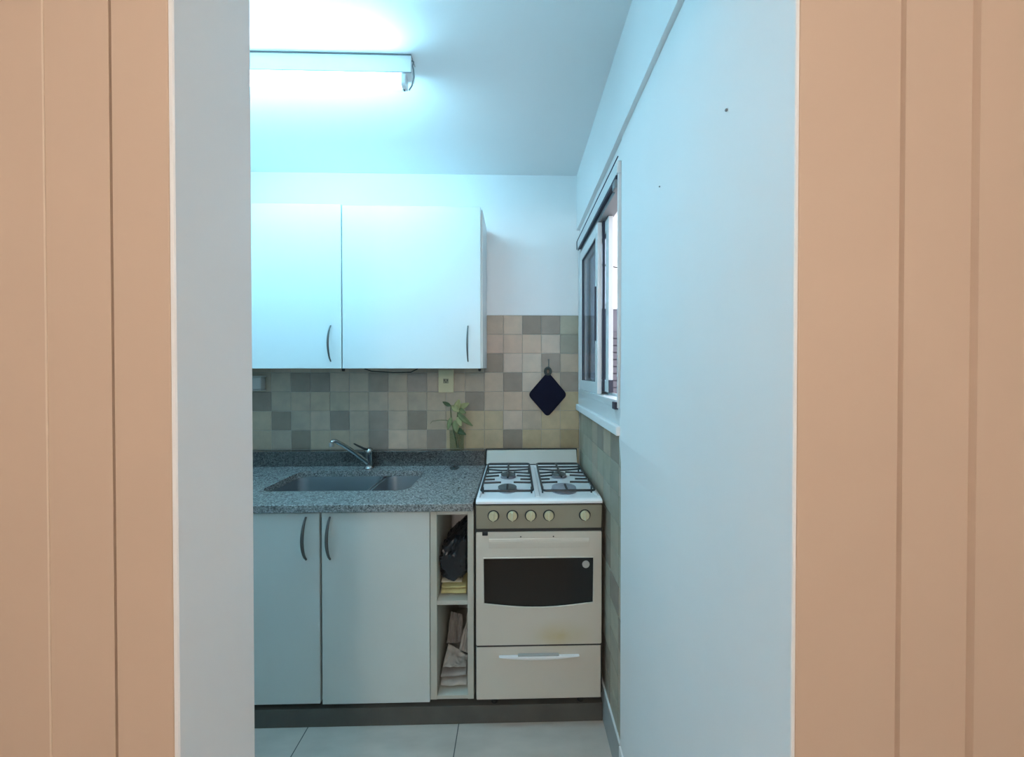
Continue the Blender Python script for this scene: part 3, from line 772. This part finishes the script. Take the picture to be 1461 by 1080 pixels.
# cooktop: tray with a rolled front edge
c = MB()
prof = [(1.502, .9048), (1.502, .912)] + [(1.524-.022*math.cos(a), .912+.010*math.sin(a)) for a in [math.radians(k*15) for k in range(1, 7)]] + [(1.535, .922), (1.541, .914), (2.030, .914), (2.040, .922), (2.056, .922), (2.056, .884), (1.540, .884), (1.538, .9048)]
c.prism(prof, 'x', SXL, SXR+.001, .003)
c.box(SXL, SXL+.014, 1.53, 2.056, .908, .9235, .003).box(SXR-.013, SXR+.001, 1.53, 2.056, .908, .9235, .003)
c.box(.088, .110, 1.54, 2.035, .912, .9225, .003)
ck = c.build('cooktop', M['enamel'], st)
MB().prism([(-.170, .926), (.366, .926), (.361, 1.006), (-.166, 1.006)], 'y', 2.058, 2.085, .003).build('back_panel', M['aged'], st)
MB().box(-.176, .370, 2.0855, 2.092, .90, 1.012, .002).build('back_trim', M['dark'], st)
for bxx, byy, rr, mm in ((-.037, 1.648, .046, 'burner'), (-.037, 1.850, .040, 'burner'), (.229, 1.640, .060, 'alu'), (.231, 1.850, .040, 'burner')):
    bo = MB().lathe([(0, .9145), (rr*1.02, .9145), (rr*1.02, .917), (rr*.80, .920), (rr*.80, .926), (0, .926)], (bxx, byy, 0), 'z', 32).build('burner', M['alu'], st, True)
    MB().lathe([(rr*.72, .9265), (rr*.95, .927), (rr*.95, .931), (rr*.80, .934), (0, .935)], (bxx, byy, 0), 'z', 32).build('burner_cap', M[mm], bo, True)
def grate(x0, x1, y0, y1, cxs):
    z = .947; r = .0053; g = MB()
    cor = rrect(x0, x1, y0, y1, .016, 4)
    g.tube([(a, b_, z) for a, b_ in cor] + [(cor[0][0], cor[0][1], z)], r, 8, False)
    for fx in (x0+.004, x1-.004):
        for fy in (y0+.06, y1-.06): g.tube([(fx, fy, z-.002), (fx, fy, .9238 if False else .916)], .004, 8)
    cx = (x0+x1)/2; ym = (y0+y1)/2
    g.tube([(cxs, y0, z), (cxs, 1.62, z+.001)], r, 8)
    g.tube([(cxs, y1, z), (cxs, 1.735, z+.001)], r, 8)
    g.tube([(x0, 1.922, z), (x1, 1.922, z)], r, 8)
    g.tube([(x0, 1.880, z), (cxs-.035, 1.858, z), (cxs+.035, 1.858, z), (x1, 1.880, z)], r*.9, 8)
    for sd, xe in ((-1, x0), (1, x1)):
        g.tube([(xe, 1.808, z), (cxs+sd*.030, 1.822, z)], r*.9, 8)
        g.tube([(xe, 1.752, z), (cxs+sd*.045, 1.768, z)], r*.9, 8)
        g.tube([(xe, 1.706, z), (cxs+sd*.062, 1.708, z)], r*.9, 8)
        g.tube([(xe, 1.655, z), (cxs+sd*.030, 1.662, z)], r*.9, 8)
    return g
grate(-.151, .079, 1.543, 1.992, -.037).build('grate', M['iron'], st, True)
grate(.122, .355, 1.543, 1.992, .231).build('grate', M['iron'], st, True)
# control panel, slightly raked
MB().prism([(1.517, .792), (1.549, .792), (1.549, .8835), (1.534, .8835), (1.525, .895), (1.513, .898), (1.507, .895)], 'x', SXL, SXR, .002).build('control_panel', M['panel'], st)
for kx in (-.094, -.012, .067, .146, .302):
    kz = .851; ky = 1.512
    ko = MB().lathe([(.0205, ky-.003), (.0205, ky-.009), (.0185, ky-.012), (0, ky-.0125)], (kx, 0, kz), 'y', 32)
    ko.box(kx-.0040, kx+.0040, ky-.024, ky-.010, kz-.0175, kz+.0185, .0025)
    ko = ko.build('knob', M['knob'], st, True)
    MB().lathe([(.0212, ky-.004), (.0240, ky-.0045), (.0255, ky-.002), (.0255, ky+.002), (.021, ky+.002)], (kx, 0, kz), 'y', 36).build('bezel', M['iron'], ko, True)
# oven door
D0, D1 = SXL, SXR-.001
wz0, wz1, wx0, wx1 = .468, .667, -.137, .341
dm = MB()
arc = [(wx0 + (wx1-wx0)*k/16, wz0 - .019*math.sin(PI*k/16)) for k in range(17)]
hole = arc + [(wx1, wz1), (wx0, wz1)]
bm = bmesh.new()
def lp(ps, yv):
    vs = [bm.verts.new((a, yv, z_)) for a, z_ in ps]; return [bm.edges.new((vs[i], vs[(i+1) % len(vs)])) for i in range(len(vs))]
e = lp(rrect(D0, D1, .286, .779, .006, 3), 1.512) + lp(hole, 1.512)
bmesh.ops.triangle_fill(bm, use_beauty=True, edges=e)
ex = bmesh.ops.extrude_face_region(bm, geom=bm.faces[:])
for v in ex['geom']:
    if isinstance(v, bmesh.types.BMVert): v.co.y = 1.546
bmesh.ops.recalc_face_normals(bm, faces=bm.faces[:])
dm._join(bm)
# raised frame lip around the window
fr = hole + [hole[0]]
dm.tube([(a, 1.5115, z_) for a, z_ in fr], .0032, 8, False)
# shallow grip swelling under the top edge
g = [(1.513, .700), (1.511, .715), (1.5095, .730), (1.5095, .738), (1.511, .748), (1.513, .752)]
dm.prism(g, 'x', D0+.055, D1-.055, .002)
door = dm.build('oven_door', M['oven'], st)
MB().prism(hole, 'y', 1.516, 1.522).build('oven_window', M['ovenglass'], door)
MB().lathe([(0, 1.5155), (.015, 1.5155), (.016, 1.514), (.016, 1.5122), (.013, 1.511), (0, 1.511)], (.308, 0, .634), 'y', 24).build('thermometer', M['badge'], door, True)
for x in (.024, .166): MB().lathe([(0, 1.5112), (.0032, 1.5112), (.0032, 1.5118), (0, 1.5119)], (x, 0, .758), 'y', 12).build('screw', M['dark'], door)
MB().box(-.142, -.118, 1.506, 1.5118, .766, .784, .002).build('latch', M['black'], st)
# drawer
dr = MB().box(D0, D1-.001, 1.513, 1.546, .047, .277, .004).build('drawer', M['oven'], st)
n = 20; top = []; bot = []
for k in range(n+1):
    t = k/n; x = -.070+.348*t; top.append((x, .243)); bot.append((x, .2425-.013*math.sin(PI*t)**.8))
pts = [(a, z_) for a, z_ in top] + [(a, z_) for a, z_ in bot[::-1][1:-1]]
MB().prism(pts, 'y', 1.497, 1.5125, .002).build('drawer_handle', M['drawerhandle'], dr, True)
MB().box(.012, .190, 1.501, 1.5128, .2425, .2495, .002).build('grip_slot', M['badge'], dr)
for x, yy in ((-.092, 1.56), (.292, 1.56), (-.092, 2.04), (.292, 2.04)):
    MB().lathe([(0, .001), (.016, .001), (.016, .014), (.009, .02), (.009, .0445), (0, .0445)], (x, yy, 0), 'z', 16).build('foot', M['black'], st, True)

# ================================================================== light and camera
w = bpy.data.worlds.new('overcast_sky'); bpy.context.scene.world = w; w.use_nodes = True
bg = w.node_tree.nodes['Background']; bg.inputs['Color'].default_value = (.93, .93, 1.0, 1); bg.inputs['Strength'].default_value = 1.1

cam = bpy.data.cameras.new('camera'); co = bpy.data.objects.new('camera', cam); COL.objects.link(co)
co.location = (0, 0, 1.48); co.rotation_euler = (math.radians(89.5), 0, math.radians(-1.3))
cam.sensor_fit = 'HORIZONTAL'; cam.sensor_width = 36; cam.lens = 500/1461*36
cam.shift_x = -.01085; cam.shift_y = -.00523; cam.clip_start = .02
sc = bpy.context.scene; sc.camera = co
sc.view_settings.view_transform = 'Standard'; sc.view_settings.look = 'None'
sc.view_settings.gamma = 1; sc.view_settings.use_curve_mapping = False
sc.view_settings.exposure = 1.25
